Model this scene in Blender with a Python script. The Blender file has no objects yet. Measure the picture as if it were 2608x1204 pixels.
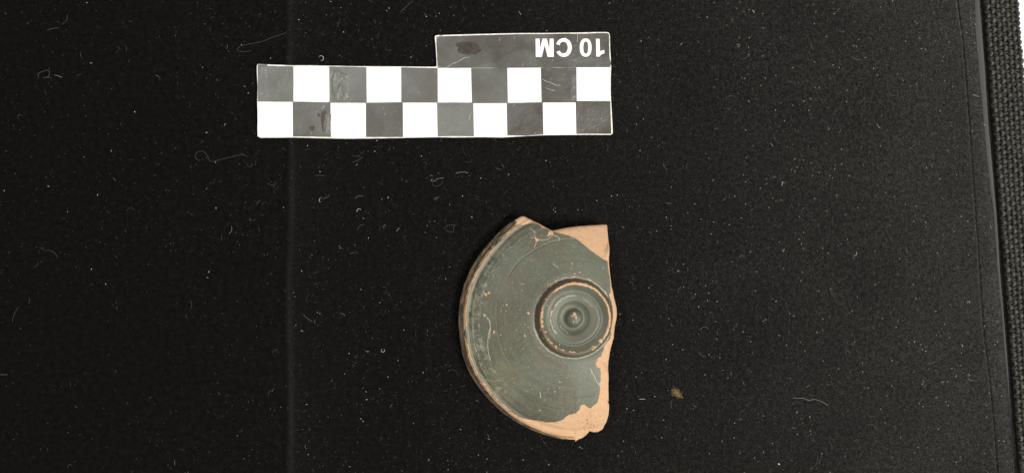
import bpy, bmesh, math, random
import numpy as np

# ---------------------------------------------------------------- scene, camera, light
# one unit is one centimetre
sc = bpy.context.scene
sc.unit_settings.scale_length = 0.01
COL = sc.collection
F_PX, W_PX, H_PX = 2000.0, 2608.0, 1204.0
CAM_H, TILT = 22.8, math.radians(6.5)
cam_d = bpy.data.cameras.new('camera')
cam = bpy.data.objects.new('camera', cam_d)
COL.objects.link(cam)
cam.location = (0, 0, CAM_H)
cam.rotation_euler = (0, -TILT, 0)
cam_d.sensor_width = 36.0
cam_d.lens = 36.0 * F_PX / W_PX
cam_d.clip_start = 0.5
cam_d.clip_end = 1000.0
sc.camera = cam

world = bpy.data.worlds.new('World')
sc.world = world
world.use_nodes = True
world.node_tree.nodes['Background'].inputs[0].default_value = (1.0, 0.985, 0.95, 1)
world.node_tree.nodes['Background'].inputs[1].default_value = 0.36


def area(name, loc, target, sx, sy, power, color):
    d = bpy.data.lights.new(name, 'AREA')
    d.shape = 'RECTANGLE'
    d.size, d.size_y = sx, sy
    d.energy = power
    d.color = color
    o = bpy.data.objects.new(name, d)
    COL.objects.link(o)
    o.location = loc
    from mathutils import Vector
    o.rotation_euler = (Vector(target) - Vector(loc)).to_track_quat('-Z', 'Y').to_euler()
    return o


area('ceiling_lamp', (62, -34, 92), (4, -1, 0), 60, 22, 165000, (1.0, 0.95, 0.88))
area('ceiling_lamp_back', (-55, 40, 110), (0, 0, 0), 70, 24, 52000, (1.0, 0.97, 0.92))

sc.view_settings.view_transform = 'Standard'
sc.view_settings.look = 'None'
sc.view_settings.exposure = 0.0
sc.view_settings.gamma = 1.0
sc.render.engine = 'CYCLES'

rng = np.random.default_rng(11)
random.seed(5)
CT, ST = math.cos(TILT), math.sin(TILT)


def at(px, py, z=0.0):
    """place measured on the photograph -> centimetres on the level at height z"""
    u = (px - W_PX / 2) / F_PX
    v = (H_PX / 2 - py) / F_PX
    t = (CAM_H - z) / (CT - u * ST)
    return np.array([t * (ST + u * CT), t * v])


# ---------------------------------------------------------------- helpers
def new_mesh(name, verts, faces, smooth=True):
    m = bpy.data.meshes.new(name)
    m.from_pydata([tuple(v) for v in verts], [], [tuple(f) for f in faces])
    if smooth:
        m.polygons.foreach_set('use_smooth', np.ones(len(m.polygons), dtype=bool))
    m.update()
    return m


def np_mesh(name, verts, quads, smooth=True):
    """quads (n,4); a triangle repeats its last index"""
    m = bpy.data.meshes.new(name)
    verts = np.asarray(verts, dtype=np.float32)
    quads = np.asarray(quads, dtype=np.int32)
    tri = quads[:, 2] == quads[:, 3]
    n = len(quads)
    tot = np.where(tri, 3, 4).astype(np.int32)
    start = np.concatenate(([0], np.cumsum(tot)[:-1])).astype(np.int32)
    keep = np.ones((n, 4), dtype=bool)
    keep[tri, 3] = False
    loops = quads[keep]
    m.vertices.add(len(verts))
    m.vertices.foreach_set('co', verts.ravel())
    m.loops.add(len(loops))
    m.loops.foreach_set('vertex_index', loops)
    m.polygons.add(n)
    m.polygons.foreach_set('loop_start', start)
    m.polygons.foreach_set('loop_total', tot)
    if smooth:
        m.polygons.foreach_set('use_smooth', np.ones(n, dtype=bool))
    m.update(calc_edges=True)
    m.validate()
    return m


def obj(name, mesh, mat=None, parent=None, **props):
    o = bpy.data.objects.new(name, mesh)
    COL.objects.link(o)
    if mat is not None and mesh is not None:
        mesh.materials.append(mat)
    if parent is not None:
        o.parent = parent
    for k, v in props.items():
        o[k] = v
    return o


def thing(name, label, cat, loc=(0, 0, 0), group=None):
    o = bpy.data.objects.new(name, None)
    COL.objects.link(o)
    o.location = loc
    o.empty_display_size = 0.2
    o['label'] = label
    o['category'] = cat
    if group:
        o['group'] = group
    return o


def vnoise(x, y, seed):
    xi, yi = np.floor(x).astype(np.int64), np.floor(y).astype(np.int64)
    fx, fy = x - xi, y - yi
    fx, fy = fx * fx * (3 - 2 * fx), fy * fy * (3 - 2 * fy)

    def h(a, b):
        n = (a * 374761393 + b * 668265263 + seed * 974634777) & 0xFFFFFFFF
        n = ((n ^ (n >> 13)) * 1274126177) & 0xFFFFFFFF
        return ((n ^ (n >> 16)) & 0xFFFF) / 65535.0
    return (h(xi, yi) * (1 - fx) + h(xi + 1, yi) * fx) * (1 - fy) + (h(xi, yi + 1) * (1 - fx) + h(xi + 1, yi + 1) * fx) * fy


def fbm(x, y, scale, seed, octs=4):
    s, a, tot = 0.0, 1.0, 0.0
    for k in range(octs):
        s = s + a * vnoise(x * scale * 2 ** k + 17.3 * k, y * scale * 2 ** k - 9.1 * k, seed + k)
        tot += a
        a *= 0.5
    return s / tot


def sstep(a, b, x):
    t = np.clip((x - a) / (b - a), 0, 1)
    return t * t * (3 - 2 * t)


def in_poly(P, poly):
    poly = np.asarray(poly)
    x, y = P[:, 0], P[:, 1]
    ins = np.zeros(len(P), dtype=bool)
    j = len(poly) - 1
    for i in range(len(poly)):
        xi, yi = poly[i]
        xj, yj = poly[j]
        if yi != yj:
            c = ((yi > y) != (yj > y)) & (x < (xj - xi) * (y - yi) / (yj - yi) + xi)
            ins ^= c
        j = i
    return ins


def seg_dist(P, line, closed=False):
    line = np.asarray(line)
    d = np.full(len(P), 1e9)
    n = len(line)
    for i in range(n if closed else n - 1):
        a, b = line[i], line[(i + 1) % n]
        ab = b - a
        L = max(float(ab @ ab), 1e-12)
        t = np.clip(((P - a) @ ab) / L, 0, 1)
        q = P - (a + t[:, None] * ab)
        d = np.minimum(d, np.sqrt((q * q).sum(1)))
    return d


def smooth_line(pts, n=6):
    """Catmull-Rom through the points"""
    p = np.asarray(pts, dtype=float)
    if len(p) < 3:
        return p
    e = np.vstack([2 * p[0] - p[1], p, 2 * p[-1] - p[-2]])
    out = []
    for i in range(1, len(e) - 2):
        for k in range(n):
            t = k / n
            a, b, c, d = e[i - 1], e[i], e[i + 1], e[i + 2]
            out.append(0.5 * (2 * b + (c - a) * t + (2 * a - 5 * b + 4 * c - d) * t * t + (3 * b - a - 3 * c + d) * t ** 3))
    out.append(p[-1])
    return np.array(out)


class Tubes:
    """collects thin tubes, built as one mesh"""

    def __init__(self):
        self.v, self.f, self.n = [], [], 0

    def add(self, pts, r, sides=4, taper=True, flat=1.0):
        pts = np.asarray(pts, dtype=float)
        k = len(pts)
        tan = np.gradient(pts, axis=0)
        tan /= np.maximum(np.linalg.norm(tan, axis=1), 1e-9)[:, None]
        up = np.tile(np.array([0, 0, 1.0]), (k, 1))
        vert = np.abs(tan[:, 2]) > 0.95
        up[vert] = (1, 0, 0)
        s = np.cross(tan, up)
        s /= np.linalg.norm(s, axis=1)[:, None]
        w = np.cross(s, tan)
        rr = np.full(k, r) if np.isscalar(r) else np.asarray(r, dtype=float)
        if taper:
            rr = rr.copy()
            rr[0] *= 0.35
            rr[-1] *= 0.35
        for j in range(sides):
            a = 2 * math.pi * j / sides
            self.v.append(pts + (s * math.cos(a) + w * math.sin(a) * flat) * rr[:, None])
        b = self.n
        for i in range(k - 1):
            for j in range(sides):
                j2 = (j + 1) % sides
                self.f.append((b + j * k + i, b + j2 * k + i, b + j2 * k + i + 1, b + j * k + i + 1))
        for e, flip in ((0, False), (k - 1, True)):
            ring = [b + j * k + e for j in range(sides)]
            if sides == 3:
                ring = ring[::-1] if not flip else ring
                self.f.append((ring[0], ring[1], ring[2], ring[2]))
            elif sides == 4:
                ring = ring[::-1] if not flip else ring
                self.f.append(tuple(ring))
        self.n += sides * k

    def build(self, name):
        return np_mesh(name, np.vstack(self.v), np.array(self.f))


# ---------------------------------------------------------------- materials
class NT:
    def __init__(self, name):
        self.m = bpy.data.materials.new(name)
        self.m.use_nodes = True
        self.t = self.m.node_tree
        self.b = self.t.nodes['Principled BSDF']

    def n(self, kind, **kw):
        x = self.t.nodes.new(kind)
        for k, v in kw.items():
            setattr(x, k, v)
        return x

    def l(self, a, b):
        self.t.links.new(a, b)

    def set(self, **kw):
        for k, v in kw.items():
            self.b.inputs[k.replace('_', ' ')].default_value = v
        return self

    def coord(self):
        return self.n('ShaderNodeTexCoord').outputs['Object']

    def noise(self, scale, detail=3.0, rough=0.6, vec=None):
        x = self.n('ShaderNodeTexNoise')
        x.inputs['Scale'].default_value = scale
        x.inputs['Detail'].default_value = detail
        x.inputs['Roughness'].default_value = rough
        self.l(vec if vec is not None else self.coord(), x.inputs['Vector'])
        return x.outputs['Fac']

    def ramp(self, fac, stops):
        r = self.n('ShaderNodeValToRGB')
        e = r.color_ramp.elements
        while len(e) < len(stops):
            e.new(0.5)
        for i, (p, c) in enumerate(stops):
            e[i].position = p
            e[i].color = (c, c, c, 1) if np.isscalar(c) else (*c, 1)
        self.l(fac, r.inputs['Fac'])
        return r.outputs['Color']

    def mix(self, fac, a, b, blend='MIX'):
        x = self.n('ShaderNodeMix', data_type='RGBA', blend_type=blend)
        for s, v in ((x.inputs['Factor'], fac), (x.inputs['A'], a), (x.inputs['B'], b)):
            if isinstance(v, (int, float)):
                s.default_value = v
            elif isinstance(v, tuple):
                s.default_value = (*v, 1)
            else:
                self.l(v, s)
        return x.outputs['Result']

    def math(self, op, a, b=0.0):
        x = self.n('ShaderNodeMath', operation=op)
        for s, v in ((x.inputs[0], a), (x.inputs[1], b)):
            if isinstance(v, (int, float)):
                s.default_value = v
            else:
                self.l(v, s)
        return x.outputs[0]

    def attr(self, name):
        return self.n('ShaderNodeAttribute', attribute_name=name).outputs['Fac']

    def bump(self, h, strength, dist, normal=None):
        x = self.n('ShaderNodeBump')
        x.inputs['Strength'].default_value = strength
        x.inputs['Distance'].default_value = dist
        self.l(h, x.inputs['Height'])
        if normal is not None:
            self.l(normal, x.inputs['Normal'])
        return x.outputs['Normal']


def velvet_material(name, nap=(0.42, 0.04, 0.9), sheen=0.05, base=0.0044):
    k = NT(name)
    c = k.coord()
    fine = k.noise(17, 5, 0.85, c)
    mid = k.noise(7, 3, 0.6, c)
    big = k.noise(0.35, 3, 0.5, c)
    col = k.mix(k.ramp(mid, [(0.35, 0.0), (0.7, 1.0)]), (base * 0.8, base * 0.74, base * 0.7), (base * 1.15, base * 1.1, base * 1.0))
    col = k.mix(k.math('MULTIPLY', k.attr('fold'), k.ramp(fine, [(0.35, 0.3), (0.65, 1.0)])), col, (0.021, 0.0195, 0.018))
    k.l(col, k.b.inputs['Base Color'])
    sh = k.math('MULTIPLY', k.ramp(fine, [(0.35, 0.15), (0.5, 0.8), (0.62, 1.7), (0.72, 2.6)]), sheen)
    sh = k.math('MULTIPLY', sh, k.ramp(mid, [(0.3, 0.6), (0.7, 1.35)]))
    sh = k.math('MULTIPLY', sh, k.ramp(big, [(0.25, 0.75), (0.75, 1.15)]))
    k.l(sh, k.b.inputs['Sheen Weight'])
    k.set(Roughness=1.0, Specular_IOR_Level=0.0, Sheen_Roughness=0.45, Sheen_Tint=(1, 0.97, 0.92, 1))
    v = k.n('ShaderNodeCombineXYZ')
    for i in range(3):
        v.inputs[i].default_value = nap[i]
    geo = k.n('ShaderNodeNewGeometry')
    add = k.n('ShaderNodeVectorMath', operation='ADD')
    k.l(geo.outputs['Normal'], add.inputs[0])
    k.l(v.outputs[0], add.inputs[1])
    nrm = k.n('ShaderNodeVectorMath', operation='NORMALIZE')
    k.l(add.outputs[0], nrm.inputs[0])
    k.l(k.bump(fine, 0.6, 0.02, nrm.outputs[0]), k.b.inputs['Normal'])
    return k.m


M_VELVET = velvet_material('velvet', nap=(0.75, 0.1, 0.25), sheen=0.19)
M_HEM = velvet_material('velvet_hem', nap=(0.78, 0.1, 0.25), sheen=0.22)


def simple(name, color, rough=0.7, spec=0.3, vary=0.25, scale=20.0, bump=0.0, bump_scale=60.0):
    k = NT(name)
    n = k.noise(scale, 4, 0.6)
    c = tuple(color)
    col = k.mix(k.ramp(n, [(0.3, 0.0), (0.7, 1.0)]), tuple(x * (1 - vary) for x in c), tuple(min(1, x * (1 + vary)) for x in c))
    k.l(col, k.b.inputs['Base Color'])
    k.set(Roughness=rough, Specular_IOR_Level=spec)
    if bump:
        k.l(k.bump(k.noise(bump_scale, 3), bump, 0.01), k.b.inputs['Normal'])
    return k.m


M_LINT = [simple('lint_pale', (0.48, 0.47, 0.44), 0.8), simple('lint_grey', (0.155, 0.15, 0.14), 0.85),
          simple('lint_dark', (0.065, 0.062, 0.058), 0.9)]
M_HAIR = [simple('hair_pale', (0.22, 0.215, 0.20), 0.8), simple('hair_grey', (0.075, 0.072, 0.068), 0.85), simple('hair_dark', (0.06, 0.058, 0.054), 0.9)]
M_DUST = simple('ochre_dust', (0.24, 0.165, 0.07), 0.9, vary=0.5, scale=30)
M_PINK = simple('pink_fluff', (0.25, 0.06, 0.08), 0.9)
M_TABLE = simple('white_laminate', (0.86, 0.86, 0.85), 0.5, vary=0.02, scale=1.0)


def satin_material():
    k = NT('black_satin')
    c = k.coord()
    w = k.n('ShaderNodeTexWave', wave_type='BANDS', bands_direction='DIAGONAL')
    w.inputs['Scale'].default_value = 9.0
    w.inputs['Distortion'].default_value = 1.0
    k.l(c, w.inputs['Vector'])
    k.set(Base_Color=(0.052, 0.052, 0.046, 1), Roughness=0.6, Specular_IOR_Level=0.3)
    k.l(k.bump(w.outputs['Fac'], 0.6, 0.01), k.b.inputs['Normal'])
    return k.m


def yarn_material(name, a, b):
    k = NT(name)
    c = k.coord()
    n = k.noise(9, 4, 0.7, c)
    fine = k.noise(70, 2, 0.7, c)
    col = k.mix(k.ramp(n, [(0.35, 0.0), (0.7, 1.0)]), a, b)
    k.l(col, k.b.inputs['Base Color'])
    k.set(Roughness=0.55, Specular_IOR_Level=0.4, Sheen_Weight=0.03)
    k.l(k.bump(fine, 0.7, 0.02), k.b.inputs['Normal'])
    return k.m


M_SATIN = satin_material()
M_WARP = yarn_material('webbing_yarn', (0.016, 0.015, 0.012), (0.10, 0.098, 0.080))
M_WEFT = yarn_material('webbing_weft', (0.008, 0.008, 0.006), (0.026, 0.025, 0.020))


def print_black():
    k = NT('laminated_black_print')
    c = k.coord()
    big = k.noise(0.75, 3, 0.55, c)
    mid = k.noise(2.2, 3, 0.6, c)
    fine = k.noise(26, 4, 0.7, c)
    haze_glare_fac = k.math('ADD', k.attr('haze_glare'), k.ramp(big, [(0.38, 0.0), (0.62, 0.36)]))
    haze_glare_fac = k.math('MULTIPLY', haze_glare_fac, k.ramp(fine, [(0.3, 0.8), (0.7, 1.2)]))
    col = k.mix(haze_glare_fac, (0.046, 0.039, 0.031), (0.155, 0.163, 0.152))  # film cloudiness and lamp glare, both painted into the base colour
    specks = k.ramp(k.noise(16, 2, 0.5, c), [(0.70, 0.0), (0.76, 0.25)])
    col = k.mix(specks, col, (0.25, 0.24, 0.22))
    k.l(col, k.b.inputs['Base Color'])
    k.l(k.ramp(mid, [(0.3, 0.30), (0.7, 0.48)]), k.b.inputs['Roughness'])
    k.set(Specular_IOR_Level=0.5)
    b1 = k.bump(mid, 0.6, 0.08)
    k.l(k.bump(fine, 0.5, 0.012, b1), k.b.inputs['Normal'])
    return k.m


M_BLACK = print_black()
M_WHITE = simple('white_print', (0.88, 0.88, 0.86), 0.45, 0.5, 0.015, 4.0)
M_CARD = simple('card_edge', (0.74, 0.72, 0.67), 0.6, 0.4, 0.25, 9.0, 0.3, 30)
M_STAIN = simple('dark_glossy_stain', (0.040, 0.031, 0.027), 0.4, 0.6, 0.3, 8.0, 0.3, 20)
M_RUST = simple('brown_stain', (0.055, 0.034, 0.030), 0.4, 0.6, 0.2, 8.0, 0.3, 20)
M_SCRATCH = simple('white_scratch', (0.42, 0.41, 0.38), 0.7, 0.3, 0.4, 25)


def sherd_material():
    k = NT('black_slipped_clay')
    c = k.coord()
    clay, scuff, brown = k.attr('clay'), k.attr('scuff'), k.attr('brown')
    big = k.noise(0.8, 3, 0.55, c)
    mid = k.noise(8, 5, 0.75, c)
    fine = k.noise(34, 4, 0.7, c)
    slip = k.mix(k.ramp(big, [(0.35, 0.0), (0.65, 1.0)]), (0.072, 0.075, 0.052), (0.102, 0.116, 0.083))
    slip = k.mix(k.ramp(mid, [(0.35, 0.0), (0.75, 0.45)]), slip, (0.070, 0.066, 0.045))
    slip = k.mix(k.ramp(fine, [(0.62, 0.0), (0.80, 0.35)]), slip, (0.22, 0.22, 0.17))
    slip = k.mix(brown, slip, (0.095, 0.066, 0.038))
    slip = k.mix(k.attr('olive'), slip, (0.135, 0.130, 0.070))
    slip = k.mix(scuff, slip, (0.42, 0.41, 0.31))
    body = k.mix(k.ramp(mid, [(0.3, 0.0), (0.7, 1.0)]), (0.475, 0.302, 0.180), (0.56, 0.365, 0.222))
    pits = k.ramp(k.noise(13, 3, 0.6, c), [(0.66, 0.0), (0.74, 0.55)])
    body = k.mix(pits, body, (0.36, 0.20, 0.09))
    crumbs = k.math('MULTIPLY', k.ramp(k.noise(22, 3, 0.6, c), [(0.56, 0.0), (0.62, 0.95)]), k.attr('grit'))
    body = k.mix(crumbs, body, (0.17, 0.10, 0.035))
    k.l(k.mix(clay, slip, body), k.b.inputs['Base Color'])
    r = k.ramp(clay, [(0.0, 0.42), (1.0, 0.9)])
    k.l(k.math('ADD', r, k.ramp(fine, [(0.3, 0.0), (0.8, 0.15)])), k.b.inputs['Roughness'])
    k.l(k.ramp(clay, [(0.0, 0.5), (1.0, 0.15)]), k.b.inputs['Specular IOR Level'])
    b1 = k.bump(mid, 0.25, 0.02)
    k.l(k.bump(fine, 0.35, 0.006, b1), k.b.inputs['Normal'])
    return k.m


M_SHERD = sherd_material()

# ---------------------------------------------------------------- table and velvet mat
mesh = new_mesh('table_top', [(-60, -50, -1.25), (80, -50, -1.25), (80, 50, -1.25), (-60, 50, -1.25),
                              (-60, -50, -0.8), (80, -50, -0.8), (80, 50, -0.8), (-60, 50, -0.8)],
                [(3, 2, 1, 0), (4, 5, 6, 7), (0, 1, 5, 4), (1, 2, 6, 5), (2, 3, 7, 6), (3, 0, 4, 7)], False)
obj('table_top', mesh, M_TABLE, kind='structure')

EDGE_STITCH = smooth_line([at(*p) for p in ((2421, -140), (2438, 0), (2452, 100), (2466, 270), (2471, 340), (2480, 480), (2489, 600), (2497, 720), (2506, 850), (2519, 960), (2532, 1090), (2541, 1204), (2549, 1330))])
EDGE_SATIN_IN = smooth_line([at(*p) for p in ((2480, -140), (2484, 0), (2487, 88), (2495, 177), (2504, 277), (2515, 401), (2525, 489), (2533, 560), (2541, 680), (2552, 800), (2558, 880), (2568, 1000), (2577, 1110), (2582, 1204), (2592, 1330))])
EDGE_SATIN_OUT = smooth_line([at(*p) for p in ((2486, -140), (2498, 0), (2511, 164), (2519, 300), (2531, 440), (2541, 570), (2548, 680), (2556, 780), (2565, 900), (2571, 1000), (2578, 1110), (2584, 1204), (2594, 1330))])


def xat(line, y):
    o = np.argsort(line[:, 1])
    return np.interp(y, line[o, 1], line[o, 0])


CREASE_X = at(737, 600)[0]
Y0, Y1 = -9.5, 9.5


def mat_height(x, y):
    """gentle unevenness of the padded mat, and the soft fold across it"""
    h = 0.05 * (fbm(x + 50, y + 50, 0.22, 3, 2) - 0.5)
    d = x - (CREASE_X + 0.02 * (y / 8) + 0.03 * np.sin(y * 0.9))
    h = h + 0.035 * np.exp(-(d / 0.16) ** 2) - 0.05 * sstep(0.10, -0.25, d) * np.exp(-np.maximum(-d - 0.25, 0) / 0.5)
    return h


def sheet(name, fx0, fx1, nx, ny, mat, parent, zf, **kw):
    ys = np.linspace(Y0, Y1, ny)
    ts = np.linspace(0, 1, nx)
    X = np.zeros((ny, nx))
    for i, y in enumerate(ys):
        a, b = fx0(y), fx1(y)
        X[i] = a + (b - a) * ts
    Y = np.repeat(ys[:, None], nx, 1)
    T = np.repeat(ts[None, :], ny, 0)
    Z = zf(X, Y, T)
    V = np.stack([X, Y, Z], -1).reshape(-1, 3)
    idx = np.arange(nx * ny).reshape(ny, nx)
    Q = np.stack([idx[:-1, :-1], idx[:-1, 1:], idx[1:, 1:], idx[1:, :-1]], -1).reshape(-1, 4)
    m = np_mesh(name, V, Q)
    if name == 'velvet_panel':
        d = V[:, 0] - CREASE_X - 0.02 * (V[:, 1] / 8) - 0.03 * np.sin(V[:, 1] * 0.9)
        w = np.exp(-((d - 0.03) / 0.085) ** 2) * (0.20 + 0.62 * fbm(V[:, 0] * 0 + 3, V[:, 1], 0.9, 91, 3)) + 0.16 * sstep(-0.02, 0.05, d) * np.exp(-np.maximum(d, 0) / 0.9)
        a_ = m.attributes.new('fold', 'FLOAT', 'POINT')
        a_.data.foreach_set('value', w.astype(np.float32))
    return obj(name, m, mat, parent, **kw)


mat_root = thing('velvet_mat', 'black velvet mat speckled with lint under the sherd and the scale card', 'mat')
XL = at(-420, 600)[0]
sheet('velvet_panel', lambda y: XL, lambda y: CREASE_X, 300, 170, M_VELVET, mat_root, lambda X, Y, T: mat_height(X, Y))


def main_z(X, Y, T):
    ex = np.array([xat(EDGE_STITCH, y) for y in Y[:, 0]])[:, None]
    d = ex - X
    return mat_height(X, Y) - 0.03 * np.exp(-(d / 0.022) ** 2)


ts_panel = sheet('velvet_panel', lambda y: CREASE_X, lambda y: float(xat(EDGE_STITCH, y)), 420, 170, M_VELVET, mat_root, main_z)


def hem_z(X, Y, T):
    h = mat_height(X, Y)
    n = 0.02 * (fbm(X * 2 + 9, Y * 2 + 4, 1.6, 31, 2) - 0.5)
    return h + n - 0.03 * np.exp(-(T / 0.04) ** 2) - 0.02 * sstep(0.6, 1.0, T)


sheet('hem', lambda y: float(xat(EDGE_STITCH, y)), lambda y: float(xat(EDGE_SATIN_IN, y)), 26, 200, M_HEM, mat_root, hem_z)
EDGE_BOT = EDGE_SATIN_OUT + np.array([0.01, 0])
sheet('satin_binding', lambda y: float(xat(EDGE_SATIN_IN, y)), lambda y: float(xat(EDGE_SATIN_OUT, y)), 10, 260, M_SATIN, mat_root,
      lambda X, Y, T: mat_height(X, Y) - 0.02 + 0.02 * np.sin(np.clip(T, 0, 1) * math.pi) - 0.75 * sstep(0.88, 1.0, T))
sheet('backing', lambda y: float(xat(EDGE_SATIN_OUT, y)) - 0.5, lambda y: float(xat(EDGE_SATIN_OUT, y)) + 0.75, 12, 60, M_HEM, mat_root, lambda X, Y, T: -0.62 + 0 * X)
# sewing thread that dips in and out along the hem
th = Tubes()
ln = EDGE_STITCH
ys = np.arange(Y0 + 0.2, Y1 - 0.2, 0.30)
for i, y in enumerate(ys):
    t = np.linspace(0, 1, 5)
    yy = y + 0.2 * t
    xx = xat(ln, yy) + 0.006 * np.sin(i * 2.1)
    zz = np.array([float(mat_height(np.array([a]), np.array([b]))[0]) for a, b in zip(xx, yy)]) - 0.032 + 0.018 * np.sin(t * math.pi)
    th.add(np.stack([xx, yy, zz], -1), 0.008, 4)
obj('stitching', th.build('stitching'), M_LINT[2], mat_root, kind='stuff')

# ---------------------------------------------------------------- woven webbing strap along the mat
A, B = at(2493, -150, -0.35), at(2608, 1340, -0.35)
ax = (A - B) / np.linalg.norm(A - B)          # along the strap
pp = np.array([ax[1], -ax[0]])                # across it, to the right
LEN = float(np.linalg.norm(A - B))
WID = 1.20
strap = thing('webbing_strap', 'dark woven webbing strap lying along the right edge of the velvet mat', 'strap')
NW = 7
wp = WID / NW
fp = 0.15                                    # spacing of the weft
warp_h, nfl = 0.072, int(LEN / fp)


def strap_pt(s, w, z):
    q = B + ax * s + pp * w
    return (q[0], q[1], z)


for i in range(NW):
    n = nfl * 4
    s = np.arange(n) * fp / 4
    sgn = 1 if i % 2 else -1
    z = -0.35 + warp_h * sgn * np.cos(2 * math.pi * s / (2 * fp) - 0.25 * math.pi * 0)
    w = wp * (i + 0.5) + 0.010 * np.sin(s * 3.1 + i) + 0.012 * (fbm(s, s * 0 + i * 7.7, 2.0, 41, 2) - 0.5)
    pts = np.array([strap_pt(a, b, c) for a, b, c in zip(s, w, z)])
    r = wp * (0.36 + 0.16 * (fbm(s, s * 0 + i * 3.3, 4.0, 77, 2) - 0.5)) * np.ones(n)
    tb = Tubes()
    tb.add(pts, r, 6, False, 0.75)
    obj('warp_yarn', tb.build('warp_yarn'), M_WARP, strap)
for j in range(nfl):
    t = np.linspace(-0.35, NW - 0.65, NW * 3)
    ph = 1 if j % 2 else -1
    z = -0.35 - warp_h * 1.0 * ph * np.cos(math.pi * (t))
    w = wp * (t + 0.5)
    s0 = j * fp + 0.012 * random.uniform(-1, 1)
    s = s0 + 0.010 * np.sin(t * 1.3 + j * 1.7)
    z[0] -= 0.05
    z[-1] -= 0.05
    pts = np.array([strap_pt(a, b, c) for a, b, c in zip(s, w, z)])
    tb = Tubes()
    tb.add(pts, fp * (0.33 + 0.06 * random.uniform(-1, 1)), 5, False, 0.7)
    obj('weft_yarn', tb.build('weft_yarn'), M_WEFT, strap)
core = []
for s_, w_ in ((0, 0.04), (LEN, 0.04), (LEN, WID - 0.04), (0, WID - 0.04)):
    core.append(strap_pt(s_, w_, -0.40))
cm = new_mesh('core', core + [(x, y, -0.46) for x, y, z in core], [(0, 1, 2, 3), (7, 6, 5, 4), (0, 4, 5, 1), (1, 5, 6, 2), (2, 6, 7, 3), (3, 7, 4, 0)], False)
obj('core', cm, M_WEFT, strap)
fz = Tubes()
for k in range(1500):
    s, w = random.uniform(0, LEN), random.uniform(-0.03, WID + 0.02)
    a = random.uniform(0, 2 * math.pi)
    L = random.uniform(0.03, 0.09)
    z0 = -0.35 + random.uniform(0.02, 0.08)
    t = np.linspace(-0.5, 0.5, 4)
    sx = s + L * t * math.cos(a)
    wx = w + L * t * math.sin(a)
    zz = z0 + 0.02 * (1 - 4 * t * t)
    fz.add(np.array([strap_pt(p, q, r) for p, q, r in zip(sx, wx, zz)]), random.uniform(0.003, 0.006), 3)
obj('fuzz', fz.build('fuzz'), simple('webbing_fuzz', (0.13, 0.125, 0.105), 0.8), strap, kind='stuff')

# ---------------------------------------------------------------- scale card
CARD_Z = 0.085
card = thing('scale_card', 'black and white chequered card scale marked 10 CM lying upside down', 'scale card', (*at(1107, 258), 0))
cx, cy = card.location.x, card.location.y


def cl(px, py, z=CARD_Z):
    q = at(px, py, z)
    return (q[0] - cx, q[1] - cy)


outline_px = [(656, 163.2), (700, 164.8), (745, 166.6), (790, 166.4), (839, 167.4), (900, 168.6), (960, 169), (1040, 169.8), (1105, 170.6), (1112, 169.5),
              (1111.5, 150), (1109.5, 120), (1107.2, 96), (1108.5, 91.5), (1115, 90.2), (1180, 88.6), (1260, 86.6), (1330, 85.2), (1400, 84.8), (1470, 83.4), (1520, 82.2),
              (1545, 82.2), (1551, 84), (1553.4, 90), (1554, 120), (1556.8, 172), (1555.6, 200), (1555.6, 242), (1558, 280), (1560.6, 330), (1560.5, 340), (1556, 343.4),
              (1500, 343.4), (1440, 344), (1382, 344.6), (1337, 347), (1278, 350.6), (1230, 349.6), (1160, 350.4), (1110, 349.6), (1010, 351.5), (940, 352.6), (878, 353.2), (810, 351.6),
              (745, 350), (700, 350.6), (662, 350.8), (656.5, 347), (655, 335), (655.6, 300), (654.6, 262), (655.4, 220), (653.8, 185), (653.6, 167)]


def card_warp(p):
    x = p[0]
    return 0.02 * math.sin(x * 0.45 + 0.6) + 0.008 * math.sin(x * 1.1)


def slab(name, pts, z, th, mat, parent, bevel=0.0, **kw):
    bm = bmesh.new()
    top = [bm.verts.new((x, y, z)) for x, y in pts]
    f = bm.faces.new(top)
    if f.normal.z < 0:
        f.normal_flip()
    if th > 0:
        r = bmesh.ops.extrude_face_region(bm, geom=[f])
        vs = [g for g in r['geom'] if isinstance(g, bmesh.types.BMVert)]
        bmesh.ops.translate(bm, verts=vs, vec=(0, 0, -th))
        bm.normal_update()
        bmesh.ops.recalc_face_normals(bm, faces=bm.faces[:])
        if bevel:
            ed = [e for e in bm.edges if abs(e.verts[0].co.z - z) < 1e-6 and abs(e.verts[1].co.z - z) < 1e-6]
            bmesh.ops.bevel(bm, geom=ed, offset=bevel, segments=2, affect='EDGES', profile=0.6)
    bmesh.ops.triangulate(bm, faces=[q for q in bm.faces if len(q.verts) > 4])
    x = math.floor(min(p[0] for p in pts) / 0.22) * 0.22
    while x < max(p[0] for p in pts):
        bmesh.ops.bisect_plane(bm, geom=bm.verts[:] + bm.edges[:] + bm.faces[:], plane_co=(x, 0, 0), plane_no=(1, 0, 0))
        x += 0.22
    for v in bm.verts:
        v.co.z += card_warp(v.co)
    m = bpy.data.meshes.new(name)
    bm.to_mesh(m)
    bm.free()
    return obj(name, m, mat, parent, **kw)


def dense(pts, step=0.25):
    out = []
    n = len(pts)
    for i in range(n):
        a, b = np.array(pts[i]), np.array(pts[(i + 1) % n])
        k = max(1, int(np.linalg.norm(b - a) / step))
        for j in range(k):
            out.append(tuple(a + (b - a) * j / k))
    return out


slab('card_stock', [cl(*p) for p in outline_px], CARD_Z, 0.055, M_CARD, card, 0.008)


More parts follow.
